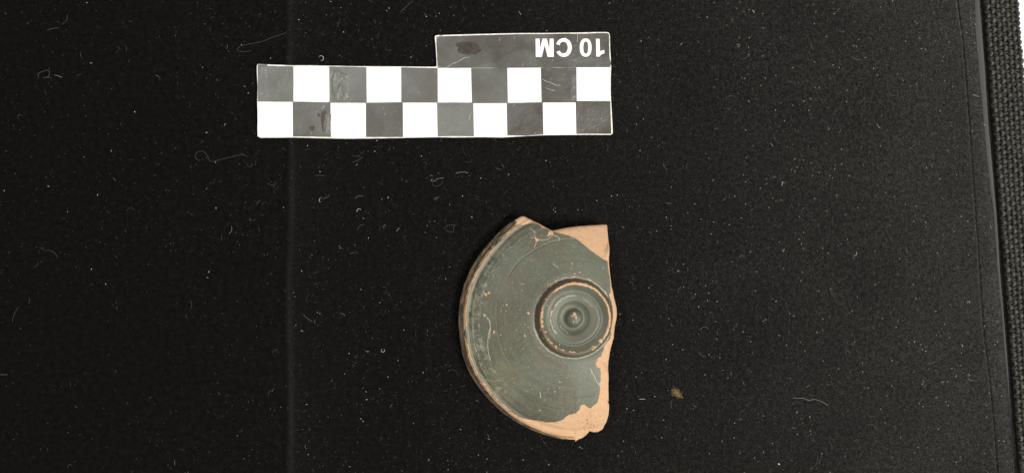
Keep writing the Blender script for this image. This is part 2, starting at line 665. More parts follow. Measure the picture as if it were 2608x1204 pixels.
def inset(poly, d, rag=0.0, seed=1):
    p = np.array(dense(poly, 0.12))
    n = len(p)
    t = np.roll(p, -1, 0) - np.roll(p, 1, 0)
    t /= np.linalg.norm(t, axis=1)[:, None]
    nr = np.stack([-t[:, 1], t[:, 0]], -1)
    area2 = np.sum(p[:, 0] * np.roll(p[:, 1], -1) - np.roll(p[:, 0], -1) * p[:, 1])
    if area2 < 0:
        nr = -nr
    k = d + rag * (fbm(p[:, 0] + 20, p[:, 1] + 20, 2.5, seed, 3) - 0.5)
    return [tuple(q) for q in p + nr * k[:, None]]


def grid_fill(name, poly, z, mat, parent, step=0.22, haze_glare=None, **kw):
    """a thin printed sheet that follows the card's slight warp"""
    bm = bmesh.new()
    f = bm.faces.new([bm.verts.new((x, y, 0)) for x, y in poly])
    if f.normal.z < 0:
        f.normal_flip()
    bmesh.ops.triangulate(bm, faces=bm.faces[:])
    xs = [p[0] for p in poly]
    x = math.floor(min(xs) / step) * step
    while x < max(xs):
        bmesh.ops.bisect_plane(bm, geom=bm.verts[:] + bm.edges[:] + bm.faces[:], plane_co=(x, 0, 0), plane_no=(1, 0, 0))
        x += step
    for v in bm.verts:
        v.co.z = z + card_warp(v.co)
    bm.normal_update()
    for q in bm.faces:
        q.smooth = True
        if q.normal.z < 0:
            q.normal_flip()
    m = bpy.data.meshes.new(name)
    bm.to_mesh(m)
    bm.free()
    if haze_glare is not None:
        h = m.attributes.new('haze_glare', 'FLOAT', 'POINT')
        h.data.foreach_set('value', np.full(len(m.vertices), haze_glare, dtype=np.float32))
    return obj(name, m, mat, parent, **kw)


SX, SY, OX, OY = 3.836, 3.836, 1090, 60


def zp(x, y):
    return cl(OX + x / SX, OY + y / SY)


# black print: the tab and the ten black squares
tab_px = [(1111, 93.5), (1180, 91.5), (1330, 88), (1470, 86), (1547, 85), (1551, 88), (1552, 130), (1554, 172), (1468, 172.6), (1378, 173.5), (1291, 174), (1200, 174.2), (1114, 174.4), (1113, 150)]
grid_fill('printed_tab', inset([cl(*p) for p in tab_px], 0.004, 0.022, 5), CARD_Z + 0.003, M_BLACK, card, haze_glare=0.12)
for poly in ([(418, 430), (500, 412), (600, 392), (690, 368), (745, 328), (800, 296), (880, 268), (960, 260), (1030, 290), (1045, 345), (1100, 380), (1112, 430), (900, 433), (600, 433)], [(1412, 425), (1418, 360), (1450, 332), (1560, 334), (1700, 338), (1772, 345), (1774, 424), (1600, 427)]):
    grid_fill('lifted_film_glare', [tuple(q) for q in smooth_line([zp(*p) for p in poly] + [zp(*poly[0])], 3)[:-1]], CARD_Z + 0.0042, M_BLACK, card, haze_glare=0.26)  # paler sheets on the tab: lifted film together with painted glare
black_px = [[(656.5, 167), (745, 169.5), (747.5, 170), (747, 259.5), (656, 259)],
            [(838, 169.5), (933.5, 171.2), (933.5, 262), (842, 262), (838.6, 258)],
            [(1021.5, 172), (1114.5, 174.2), (1115, 262), (1022, 261.5)],
            [(1199.6, 174.2), (1292, 174), (1293, 263.5), (1202, 264)],
            [(1376.6, 173.5), (1468.4, 172.6), (1469, 262), (1379, 262)],
            [(745, 259.2), (839, 259.5), (842, 262), (843, 349), (745, 347.5)],
            [(931.4, 261.8), (1022, 260.6), (1026, 262.4), (1027, 349.2), (932, 349.4)],
            [(1112.6, 261.8), (1204, 262), (1206, 264), (1207, 347.6), (1160, 347.2), (1114, 347.8)],
            [(1289.8, 263), (1381, 261.4), (1383, 262), (1384, 343), (1340, 346), (1291, 345)],
            [(1465.6, 261.6), (1469, 257.4), (1554.4, 258), (1557, 341), (1467, 341.5)]]
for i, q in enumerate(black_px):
    grid_fill('black_square', inset([cl(*p) for p in q], 0.0, 0.012, 20 + i), CARD_Z + 0.003 + 0.0004 * (i % 2), M_BLACK, card, haze_glare=(0.52, 0.58, 0.40, 0.34, 0.16, 0.26, 0.30, 0.58, 0.10, 0.06)[i])  # each square's paleness carries its share of painted lamp glare
white_px = [[(747.3, 170.8), (838.2, 170.4), (839, 258.4), (835, 260.6), (748, 258.6)], [(933.3, 173.4), (1021.5, 173.6), (1022, 260), (934.4, 260)],
            [(1114.6, 174.4), (1199.6, 174.6), (1201.6, 260.6), (1116.2, 260.6)], [(1291.8, 174), (1377, 173.6), (1378.8, 259.8), (1293.4, 260.4)],
            [(1468, 172.2), (1552.4, 171.8), (1553.6, 256), (1468.8, 257)],
            [(655.8, 259.6), (745.2, 260.8), (746, 348.4), (656, 347.6)], [(841.7, 262.2), (931.6, 263.2), (932, 349), (843, 348.4)],
            [(1026, 262.8), (1112.8, 263.6), (1114.6, 349.4), (1026.6, 349)], [(1205.4, 264), (1290, 263.6), (1291.8, 347), (1207, 347.6)],
            [(1382, 262.2), (1466, 261.6), (1467.6, 342.6), (1384, 343.6)]]
for q in white_px:
    grid_fill('white_square', [cl(*p) for p in q], CARD_Z + 0.0045, M_WHITE, card)

# lettering, as measured, reading upside down: digit one, digit nought, letters C and M
grid_fill('letter', [zp(*p) for p in ((1050, 152), (1090, 152), (1092, 255), (1118, 152), (1160, 152), (1186, 258), (1187, 152), (1226, 152), (1228, 329), (1168, 329), (1139, 215), (1110, 330), (1052, 330))], CARD_Z + 0.0075, M_WHITE, card)


def ring_letter(outer, inner):
    """closed band between two outlines of equal length"""
    n = len(outer)
    V = [zp(*p) for p in outer] + [zp(*p) for p in inner]
    Fc = [(i, (i + 1) % n, n + (i + 1) % n, n + i) for i in range(n)]
    return V, Fc


def flat_mesh(name, V, Fc, z):
    m = new_mesh(name, [(x, y, z + card_warp((x, y))) for x, y in V], Fc, False)
    bm = bmesh.new()
    bm.from_mesh(m)
    bm.normal_update()
    for f in bm.faces:
        if f.normal.z < 0:
            f.normal_flip()
    bm.to_mesh(m)
    bm.free()
    return m


def sup(cx_, cy_, a, b, n, e=2.3, a0=0.0, a1=2 * math.pi, end=False):
    out = []
    for i in range(n):
        t = a0 + (a1 - a0) * i / (n - 1 if end else n)
        c, s = math.cos(t), math.sin(t)
        out.append((cx_ + a * math.copysign(abs(c) ** (2 / e), c), cy_ + b * math.copysign(abs(s) ** (2 / e), s)))
    return out


V, Fc = ring_letter(sup(1540, 238, 58, 89, 36), sup(1541, 238, 24, 60, 36, 2.4))
obj('letter', flat_mesh('letter', V, Fc, CARD_Z + 0.0075), M_WHITE, card)
# C turned upside down opens to the left
o_ = sup(1326, 238, 78, 91, 30, 2.1, -math.pi * 0.87, math.pi * 0.86, True)
i_ = sup(1322, 238, 43, 57, 30, 2.1, -math.pi * 0.84, math.pi * 0.80, True)
o_[0], i_[0] = (1250, 203), (1287, 216)
o_[-1], i_[-1] = (1252, 282), (1287, 268)
V = [zp(*p) for p in o_] + [zp(*p) for p in i_]
Fc = [(i, i + 1, 30 + i + 1, 30 + i) for i in range(29)]
obj('letter', flat_mesh('letter', V, Fc, CARD_Z + 0.0075), M_WHITE, card)
grid_fill('letter', [zp(*p) for p in ((1640, 152), (1676, 152), (1680, 275), (1698, 266), (1722, 262), (1724, 292), (1700, 302), (1684, 312), (1677, 325), (1645, 326))], CARD_Z + 0.0075, M_WHITE, card)

# stains, scratches and creases of the worn laminate
st = [(265, 205), (290, 192), (345, 180), (410, 182), (460, 192), (495, 222), (505, 250), (525, 268), (490, 285), (465, 308), (440, 302), (400, 308), (345, 300), (300, 285), (285, 262), (298, 240), (280, 228)]
stain = grid_fill('stain', [tuple(q) for q in smooth_line([zp(*p) for p in st] + [zp(*st[0])], 4)[:-1]], CARD_Z + 0.006, M_STAIN, card)
bl = Tubes()
for rr in (26, 44):
    pts = []
    for k in range(22):
        a = 2 * math.pi * k / 21
        q = zp(390 + rr * math.cos(a) * (1 + 0.12 * math.sin(3 * a)), 240 + rr * 0.85 * math.sin(a))
        pts.append((q[0], q[1], CARD_Z + 0.006 + card_warp(q)))
    bl.add(pts, 0.012, 4, False, 0.5)
obj('blister', bl.build('blister'), M_STAIN, card)
S1 = 3.835


def z1(x, y):
    return cl(630 + x / S1, 60 + y / S1)


for poly in ([(725, 860), (770, 845), (775, 890), (755, 930), (745, 1000), (752, 1060), (735, 1050), (722, 980), (716, 920)],
             [(680, 882), (712, 880), (714, 905), (690, 908)], [(598, 1018), (630, 998), (660, 1002), (655, 1040), (630, 1052)]):
    grid_fill('stain', [z1(*p) for p in poly], CARD_Z + 0.0052, M_RUST, card)
scr2 = [[(90, 415), (130, 432), (180, 432), (230, 400), (300, 372), (350, 340), (410, 330)], [(1110, 540), (1150, 565), (1200, 580), (1250, 605), (1295, 602)],
        [(1145, 628), (1190, 648), (1240, 658)], [(1458, 100), (1462, 130), (1456, 190)], [(920, 430), (930, 380)], [(1210, 372), (1222, 350)], [(1330, 130), (1350, 150)],
        [(80, 160), (110, 128), (150, 116)], [(1415, 560), (1420, 640), (1418, 720)], [(865, 1085), (870, 1068)], [(1040, 1060), (1055, 1085)], [(700, 140), (696, 180)], [(835, 125), (842, 160)],
        [(400, 960), (410, 900), (430, 870)], [(1560, 940), (1575, 922)], [(1685, 940), (1700, 925)], [(1620, 250), (1645, 272)]]
scr1 = [[(725, 840), (740, 815), (760, 798)], [(755, 960), (785, 930), (775, 990), (800, 985), (770, 1020), (815, 1015), (770, 1050), (820, 1045), (760, 1070), (815, 1080)],
        [(300, 415), (298, 440)], [(385, 440), (392, 475)], [(840, 580), (870, 610), (850, 650), (890, 655), (870, 700), (920, 690), (900, 740), (950, 720)], [(905, 640), (940, 655), (965, 690)],
        [(620, 1050), (622, 1090)], [(1325, 820), (1332, 835)], [(1340, 880), (1342, 895)], [(1660, 672), (1680, 676)], [(820, 470), (815, 520), (825, 560)], [(130, 700), (150, 670)], [(105, 520), (130, 470), (190, 415)]]
for lines, fn in ((scr2, zp), (scr1, z1)):
    for ln_ in lines:
        p = smooth_line([fn(*q) for q in ln_], 4)
        if len(p) == 2:
            p = np.array([p[0], (p[0] + p[1]) / 2 + 0.004, p[1]])
        sc_ = Tubes()
        sc_.add([(q[0], q[1], CARD_Z + 0.004 + card_warp(q)) for q in p], np.array([0.006 + 0.007 * random.random() for _ in p]), 4, True, 0.4)
        obj('scratch', sc_.build('scratch'), M_SCRATCH, card)

def film_patch(px0, py0, px1, py1, fn, amp, freq, seed, haze_glare):
    n = 44
    us = np.linspace(0, 1, n)
    V = []
    for j in range(n):
        for i in range(n):
            x, y = fn(px0 + (px1 - px0) * us[i], py0 + (py1 - py0) * us[j])
            V.append((x, y))
    V = np.array(V)
    U = np.tile(us, n)
    W = np.repeat(us, n)
    e = np.clip(np.minimum.reduce([U, 1 - U, W, 1 - W]) * 5, 0, 1)
    wob = fbm(V[:, 0] + 9, V[:, 1] + 9, 3.0, seed + 5, 2)
    r = np.abs(fbm(V[:, 0] * 1.0 + 30, V[:, 1] * 0.5 + 30, freq, seed, 4) - 0.5) * 2
    m_ = e * sstep(0.30, 0.55, wob + 0.25 * e)
    z = CARD_Z + 0.0005 + m_ * (0.005 + amp * (1 - r) ** 3) + np.array([card_warp(q) for q in V])
    I = np.arange(n * n).reshape(n, n)
    Qd = np.stack([I[:-1, :-1], I[1:, :-1], I[1:, 1:], I[:-1, 1:]], -1).reshape(-1, 4)
    m = np_mesh('crumpled_film', np.c_[V, z], Qd)
    h = m.attributes.new('haze_glare', 'FLOAT', 'POINT')
    h.data.foreach_set('value', np.full(n * n, haze_glare, dtype=np.float32))
    obj('crumpled_film', m, M_BLACK, card)


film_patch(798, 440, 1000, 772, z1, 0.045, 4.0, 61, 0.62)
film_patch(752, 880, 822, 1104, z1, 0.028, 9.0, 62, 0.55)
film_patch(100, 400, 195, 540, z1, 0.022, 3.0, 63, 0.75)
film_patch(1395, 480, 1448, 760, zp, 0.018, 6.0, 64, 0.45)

# ---------------------------------------------------------------- pottery sherd
RJ = 1.15                                          # where the foot meets the wall
ZJ = 1.06
PROF_R = np.array([0.0, 0.09, 0.16, 0.205, 0.245, 0.28, 0.33, 0.40, 0.48, 0.60, 0.69, 0.72, 0.75, 0.80, 0.85, 0.90, 0.945, 0.975, 1.005, 1.03, 1.06, 1.10, 1.13, RJ])
PROF_Z = np.array([.205, .198, .172, .128, .066, .034, .032, .062, .118, .135, .145, .137, .150, .152, .178, .208, .228, .232, .226, .202, .150, .075, .018, 0.0]) + ZJ
PROF_Q = np.array([0.0, 0.03, 0.08, 0.2, 0.4, 0.6, 0.75, 0.82, 0.85, 0.872, 0.890, 0.91, 0.930, 0.945, 0.965, 1.0])
PROF_QZ = np.array([ZJ, ZJ + 0.004, ZJ - 0.004, ZJ - 0.045, ZJ - 0.14, ZJ - 0.26, ZJ - 0.38, ZJ - 0.475, ZJ - 0.535, ZJ - 0.560, ZJ - 0.570, ZJ - 0.572, ZJ - 0.60, ZJ - 0.66, ZJ - 0.80, 0.10])
CJ = at(1461, 809, ZJ)                             # foot axis


def circle_fit(P):
    M = np.c_[2 * P, np.ones(len(P))]
    s, *_ = np.linalg.lstsq(M, (P ** 2).sum(1), rcond=None)
    return s[:2], math.sqrt(s[2] + s[0] ** 2 + s[1] ** 2)


def q3(x, y):
    return (1140 + x / 3.602, 530 + y / 3.602)


def q4(x, y):
    return (1140 + x / 3.498, 800 + y / 3.498)


def q1(x, y):
    return (1330 + x / 4.404, 670 + y / 4.404)


rim_px = [q4(*p) for p in ((1120, 1120), (1080, 1115), (960, 1098), (800, 1050), (650, 980), (520, 895), (400, 795), (280, 650), (200, 530), (140, 380), (108, 200), (98, 80))] + \
         [q3(*p) for p in ((103, 960), (115, 860), (140, 740), (180, 630), (235, 520), (300, 420), (390, 310), (480, 215), (560, 145), (612, 108))]
RIM = np.array([at(px, py, 0.12) - CJ for px, py in rim_px])
RC, RR = circle_fit(RIM)


def pol(P):
    return np.arctan2(P[..., 1], P[..., 0]), np.hypot(P[..., 0], P[..., 1])


ra, rr_ = pol(RIM)
ra = np.unwrap(ra)
# continue the rim as the fitted circle where it is broken away
ca = np.linspace(0, 2 * math.pi, 400, endpoint=False)
CP = RC + RR * np.stack([np.cos(ca), np.sin(ca)], -1)
cta, ctr = pol(CP)
lo, hi = ra.min(), ra.max()


def wrap(a, base):
    return (a - base) % (2 * math.pi) + base


ct = wrap(cta, lo)
sel = ct > hi + 0.06
ct_s = ct[sel & (ct < lo + 2 * math.pi - 0.06)]
cr_s = ctr[sel & (ct < lo + 2 * math.pi - 0.06)]
o_a = np.argsort(ra)
RA = np.concatenate([ra[o_a], np.sort(ct_s)])
RV = np.concatenate([rr_[o_a], cr_s[np.argsort(ct_s)]])


def rim_r(th):
    return np.interp(wrap(th, lo), np.concatenate([RA, [RA[0] + 2 * math.pi]]), np.concatenate([RV, [RV[0]]]))


def prof_z(r, th, flat=False):
    R = rim_r(th)
    q = (r - RJ) / (R - RJ)
    q = q + np.asarray(flat, dtype=float) * (np.minimum(q, 0.925) - q)
    return np.where(r < RJ, np.interp(r, PROF_R, PROF_Z), np.interp(q, PROF_Q, PROF_QZ)), q


def lay(px, py, drop=0.0):
    z = 0.8
    for _ in range(12):
        P = at(px, py, z) - CJ
        th, r = pol(P)
        z = 0.5 * z + 0.5 * (float(prof_z(r, th)[0]) - drop)
    return P


# outline of the sherd, from the rim's upper end round the broken side to its lower end
brk = [(q3(650, 82), .35), (q3(680, 78), .3), (q3(720, 90), .25), (q3(830, 140), .18), (q3(900, 178), .1), (q3(945, 200), .1), (q3(962, 206), .15), (q3(1085, 180), .25), (q3(1210, 165), .3), (q3(1340, 156), .4), (q3(1440, 150), .45), (q3(1453, 156), .45), (q3(1460, 250), .4),
       (q3(1467, 360), .3), (q3(1475, 490), .15), (q3(1490, 600), .1), (q3(1505, 720), .1), (q1(1012, 300), .15), (q1(1025, 400), .25), (q1(1042, 500), .35), (q1(1046, 560), .35), (q1(1040, 630), .35), (q1(1025, 720), .3), (q1(1000, 860), .3),
       (q1(975, 980), .3), (q4(1437, 340), .3), (q4(1425, 450), .3), (q4(1416, 600), .3), (q4(1405, 735), .25), (q4(1412, 755), .25), (q4(1424, 772), .25), (q4(1430, 810), .25), (q4(1424, 890), .25), (q4(1402, 965), .25), (q4(1375, 1015), .25), (q4(1335, 1045), .2),
       (q4(1300, 1045), .2), (q4(1262, 1038), .15), (q4(1250, 1060), .15), (q4(1226, 1084), .15), (q4(1200, 1104), .2), (q4(1172, 1113), .25)]
BRK = np.array([lay(p[0], p[1], d) if i < len(brk) - 3 else at(*p, 0.34) - CJ for i, (p, d) in enumerate(brk)])
OUT = np.vstack([RIM, BRK])
oth, orr = pol(OUT)
NTH = 1080
TH = np.linspace(-math.pi, math.pi, NTH, endpoint=False)
od = np.argsort(oth)
o2a = np.concatenate([oth[od][-3:] - 2 * math.pi, oth[od], oth[od][:3] + 2 * math.pi])
o2r = np.concatenate([orr[od][-3:], orr[od], orr[od][:3]])
# walk along straight chords between the outline points
R_OUT = np.zeros(NTH)
for i, t in enumerate(TH):
    k = np.searchsorted(o2a, t) - 1
    a0, a1, r0, r1 = o2a[k], o2a[k + 1], o2r[k], o2r[k + 1]
    den = r0 * math.sin(t - a0) + r1 * math.sin(a1 - t)
    R_OUT[i] = r0 * r1 * math.sin(a1 - a0) / den if den > 1e-9 else r0
onrim = (wrap(TH, lo) <= hi + 1e-6)
R_RIM = rim_r(TH)
R_OUT = np.where(onrim, R_RIM, R_OUT + 0.012 * (fbm(np.cos(TH) * 9 + 30, np.sin(TH) * 9 + 30, 1.6, 9, 3) - 0.5))
R_RIM = np.maximum(R_RIM, R_OUT)

FLAT = np.where(onrim, np.maximum(sstep(0.24, 0.0, hi - wrap(TH, lo)), sstep(0.05, 0.0, wrap(TH, lo) - lo)), 1.0)
END = np.where(onrim, 1 - 0.029 * sstep(0.24, 0.0, hi - wrap(TH, lo)), 1.0)
R_RIM = R_RIM * END
R_OUT = R_OUT * END
# rows from the centre out
rows_in = np.unique(np.concatenate([np.linspace(0.02, 0.27, 20), np.linspace(0.27, 0.84, 40), np.linspace(0.84, RJ, 42)]))
rows_q = np.concatenate([np.linspace(0, 0.84, 130)[1:], np.linspace(0.84, 1.0, 42)[1:]])
NI, NQ = len(rows_in), len(rows_q)
RG = np.concatenate([np.repeat(rows_in[:, None], NTH, 1), RJ + rows_q[:, None] * (R_RIM - RJ)[None, :]], 0)
CL = RG >= R_OUT[None, :]
first = np.argmax(CL, 0)
first = np.where(CL.any(0), first, len(RG) - 1)
RG = np.minimum(RG, R_OUT[None, :])
NR = len(RG)
rowid = np.arange(NR)[:, None]
rep = np.minimum(rowid, first[None, :])
X = RG * np.cos(TH)[None, :]
Y = RG * np.sin(TH)[None, :]
WOB = (0.022 * (fbm(X + 15, Y + 15, 3.5, 711, 3) - 0.5) + 0.07 * (fbm(X + 25, Y + 25, 1.3, 712, 2) - 0.5)) * sstep(1.3, 1.0, RG) * sstep(0.02, 0.12, RG)
Zb, _ = prof_z(np.maximum(RG + WOB, 0), np.repeat(TH[None, :], NR, 0), np.repeat(FLAT[None, :], NR, 0))
Q = prof_z(RG, np.repeat(TH[None, :], NR, 0))[1]
P = np.stack([X.ravel(), Y.ravel()], -1)
r_, t_ = RG.ravel(), np.repeat(TH[None, :], NR, 0).ravel()
q_ = Q.ravel()
# ragged sampling position for flake edges
jx = (fbm(P[:, 0] + 10, P[:, 1] + 10, 7.0, 101, 4) - 0.5)
jy = (fbm(P[:, 0] + 40, P[:, 1] + 40, 7.0, 202, 4) - 0.5)
J = np.stack([jx, jy], -1)
PJ = P + 0.05 * J
PJ2 = P + 0.11 * J

slip_px = [q3(*p) for p in ((560, 190), (612, 150), (650, 150), (690, 155), (760, 140), (830, 150), (870, 178), (925, 196), (950, 205), (985, 222), (1080, 245), (1155, 266), (1200, 295), (1260, 345), (1330, 405), (1410, 455), (1468, 490), (1481, 600), (1493, 700), (1496, 775), (1493, 790), (1478, 778))] + \
          [q1(*p) for p in ((975, 345), (1000, 420), (1014, 480), (1017, 560), (1008, 650), (1001, 690), (992, 750), (1000, 800), (985, 850), (950, 890), (915, 940), (918, 965), (880, 1050))] + \
          [q4(*p) for p in ((1340, 390), (1325, 440), (1330, 470), (1360, 480), (1366, 530), (1364, 600), (1350, 612), (1363, 660), (1350, 720), (1335, 780), (1275, 835), (1250, 830), (1222, 803), (1190, 803), (1172, 850), (1140, 880), (1090, 890), (1030, 935), (960, 960), (880, 962), (800, 945), (720, 935), (650, 925), (560, 860))]
slip = [lay(*p) for p in slip_px]
# close the polygon on the rim side well outside the rim
far = []
a_from, a_to = math.atan2(slip[-1][1], slip[-1][0]), math.atan2(slip[0][1], slip[0][0])
a_from = wrap(a_from, lo - 0.3)
a_to = wrap(a_to, lo - 0.3)
for t in np.linspace(a_from, a_to, 40)[1:-1]:
    far.append(np.array([math.cos(t), math.sin(t)]) * 4.4)
SLIP = np.array(slip + far)
ins = in_poly(P + 0.035 * J, SLIP)
dslip = np.where(ins, 0.0, seg_dist(P, np.array(slip)))
clay = np.zeros(len(P))
clay[~ins] = 1.0
broken = (~ins)


def blob(px, py, rx, scale=0.11):
    c = lay(px, py)
    d = np.hypot(*(P + scale * J - c).T)
    return sstep(rx * 0.95, rx * 0.65, d)


def crack(pts, w, fn, amp=0.03):
    ln_ = smooth_line([lay(*fn(*p)) for p in pts], 5)
    d = seg_dist(P + amp * J, ln_)
    return sstep(w * 0.75, w * 0.35, d)


fl = np.zeros(len(P))
for poly, fn in (([(915, 255), (935, 205), (965, 215), (975, 250), (950, 245), (920, 258)], q3), ([(798, 268), (830, 278), (848, 292), (815, 315)], q3)):
    fl = np.maximum(fl, in_poly(P + 0.03 * J, np.array([lay(*fn(*p)) for p in poly])).astype(float))
for px, py, r in ((*q3(348, 788), .045), (*q3(384, 776), .05), (*q3(335, 980), .045), (*q3(740, 970), .045), (*q3(935, 710), .035), (*q4(420, 155), .03), (*q4(690, 185), .022), (*q4(475, 185), .02), (*q4(1290, 510), .03), (*q4(910, 665), .018), (*q4(962, 685), .022), (*q4(830, 850), .03),
                  (*q3(545, 890), .025), (*q3(540, 940), .022), (*q3(487, 935), .02), (*q3(780, 480), .022), (*q3(710, 1057), .02), (*q3(713, 1165), .022), (*q3(1145, 508), .02), (*q3(1215, 585), .02), (*q3(1165, 602), .022), (*q3(1435, 548), .022),
                  (*q1(878, 872), .075), (*q1(812, 945), .045), (*q1(790, 970), .03), (*q1(590, 570), .05), (*q1(600, 600), .035), (*q1(560, 590), .03), (*q1(578, 650), .025), (*q1(265, 775), .035), (*q1(295, 850), .03), (*q1(320, 895), .025), (*q1(385, 940), .03), (*q1(380, 960), .025), (*q1(262, 398), .025), (*q1(405, 908), .018), (*q1(205, 745), .02),
                  (*q4(100, 0), .0)):
    if r:
        fl = np.maximum(fl, blob(px, py, r))
pale = np.zeros(len(P))
for pts, w in (([(795, 235), (803, 270)], .013), ([(815, 315), (797, 362)], .013), ([(848, 292), (905, 290), (945, 265), (965, 245)], .013), ([(975, 250), (1010, 265), (1025, 285), (1018, 300)], .014),
               ([(755, 190), (780, 200), (810, 228)], .014), ([(760, 268), (800, 275)], .011), ([(362, 1000), (385, 1040), (392, 1100), (385, 1189)], .014), ([(860, 165), (868, 190)], .012), ([(965, 510), (1015, 548)], .010), ([(660, 685), (685, 700)], .010)):
    pale = np.maximum(pale, 0.9 * crack(pts, w, q3))
for pts, w in (([(355, 25), (378, 70), (380, 120), (362, 200), (360, 280), (368, 360), (380, 410)], .014), ([(1272, 480), (1290, 515), (1310, 550), (1330, 590), (1352, 625)], .014),
               ([(245, 265), (285, 280), (320, 298)], .012), ([(825, 690), (830, 740)], .015), ([(240, 260), (255, 310), (285, 400)], .012)):
    pale = np.maximum(pale, 0.9 * crack(pts, w, q4))
# sprinkle of pin-prick losses
for k in range(230):
    a, rad = rng.uniform(-math.pi, math.pi), 3.3 * math.sqrt(rng.uniform(0, 1))
    c = np.array([rad * math.cos(a), rad * math.sin(a)])
    w = 0.35 + 0.65 * (c[0] < -0.3)
    if rng.uniform() > w:
        continue
    m = np.abs(P - c).max(1) < 0.08
    rx = rng.uniform(0.006, 0.015)
    d = np.hypot(*(P[m] + 0.08 * J[m] - c).T)
    tgt = pale if k % 4 else fl
    tgt[m] = np.maximum(tgt[m], sstep(rx * 1.3, rx * 0.7, d) * rng.uniform(0.4, 0.9))

ang = np.degrees(t_) % 360                       # 0 right, 90 up, counter-clockwise
nz1 = fbm(np.cos(t_) * 6 + r_ * 9 + 20, np.sin(t_) * 6 + 20, 2.4, 301, 4)
nz2 = fbm(P[:, 0] + 70, P[:, 1] + 70, 14, 303, 4)


def arc_w(a0, a1, soft=10.0):
    d = (ang - a0) % 360
    L = (a1 - a0) % 360
    return sstep(-0.001, soft, d) * sstep(L + 0.001, L - soft, d) * (d <= L)


# worn crest of the foot ring
def band(r0, w, rag=0.06):
    return sstep(w, w * 0.6, np.abs(r_ + rag * (nz2 - 0.5) * 2 * 0.6 - r0))


strong = arc_w(318, 112, 12)
fl = np.maximum(fl, strong * band(0.985, 0.022 + 0.022 * nz1, 0.05) * sstep(0.30, 0.42, nz1 + 0.10))
fl = np.maximum(fl, arc_w(60, 135, 12) * band(0.965, 0.028, 0.05) * sstep(0.35, 0.5, nz2 + 0.05))
fl = np.maximum(fl, arc_w(150, 205, 10) * band(0.960, 0.042, 0.12) * sstep(0.50, 0.56, nz2) * 0.8)
fl = np.maximum(fl, arc_w(205, 320, 8) * band(0.95, 0.016, 0.08) * sstep(0.52, 0.58, nz2))
# pale crack round the foot, and the broken ring inside it
pale = np.maximum(pale, 0.8 * arc_w(28, 335, 6) * sstep(0.024, 0.012, np.abs(r_ - RJ + 0.012 + 0.05 * (nz1 - 0.5) + 0.03 * (nz2 - 0.5))))
pale = np.maximum(pale, 0.8 * arc_w(84, 150, 3) * sstep(0.012, 0.006, np.abs(r_ - 0.64 + 0.05 * (nz1 - 0.5))))
pale = np.maximum(pale, 0.8 * arc_w(162, 222, 3) * sstep(0.012, 0.006, np.abs(r_ - 0.67 + 0.07 * (nz1 - 0.5))))
fl = np.maximum(fl, 0.9 * arc_w(158, 172, 3) * sstep(0.024, 0.014, np.abs(r_ - 0.665 + 0.03 * (nz1 - 0.5))))
pale = np.maximum(pale, 0.7 * arc_w(22, 68, 3) * sstep(0.012, 0.006, np.abs(r_ - 0.60 + 0.06 * (nz1 - 0.5))) * sstep(0.4, 0.5, nz2))
pale = np.maximum(pale, 0.7 * arc_w(205, 250, 3) * sstep(0.010, 0.005, np.abs(r_ - 0.45 + 0.04 * (nz1 - 0.5))))
# worn edge of the rim
rimw = sstep(0.0, 0.012, q_ - 0.893 + 0.016 * (nz1 - 0.5)) * sstep(0.0, 0.012, 0.946 - q_ + 0.03 * (nz2 - 0.5))
longn = fbm(t_ * 11 + 50, q_ * 55, 1.0, 401, 3)
rim_clay = rimw * sstep(0.40, 0.50, longn + 0.25 * (nz2 - 0.5) + 0.12)
strk = fbm(t_ * 9 + 5, q_ * 190, 1.0, 402, 3)
rim_clay *= sstep(0.34, 0.44, strk + 0.1 * (nz2 - 0.5) + 0.06)
rim_clay *= 1 - 0.85 * sstep(0.006, 0.003, np.abs(q_ - 0.917 + 0.02 * (nz1 - 0.5))) * sstep(0.35, 0.5, longn)
side = sstep(0.942, 0.955, q_)
rim_clay = np.maximum(rim_clay, side * sstep(0.57, 0.66, fbm(t_ * 30 + 9, q_ * 60, 1.0, 403, 3)) * 0.5)
lowarc = sstep(0.0, 0.25, wrap(t_, lo) - lo)      # near the lower end the slip is gone up to the dark outer side
fl = np.maximum(fl, rim_clay)
dark_side = side * sstep(0.30, 0.45, nz2 + 0.1)
on_side = (q_ > 0.945) & broken & np.repeat(onrim[None, :], NR, 0).ravel()
clay = np.maximum(clay, fl)
clay = np.where((q_ > 0.950) & onrim[np.newaxis, :].repeat(NR, 0).ravel(), np.maximum(rim_clay * 0.4, 0.55 * sstep(0.50, 0.66, fbm(t_ * 14 + 15, q_ * 150, 1.0, 404, 3))), clay)

clay = np.maximum(clay, sstep(0.20, 0.03, hi - wrap(t_, lo)) * (hi - wrap(t_, lo) >= 0) * (q_ > 0.9) * sstep(0.35, 0.5, nz2 + 0.1))
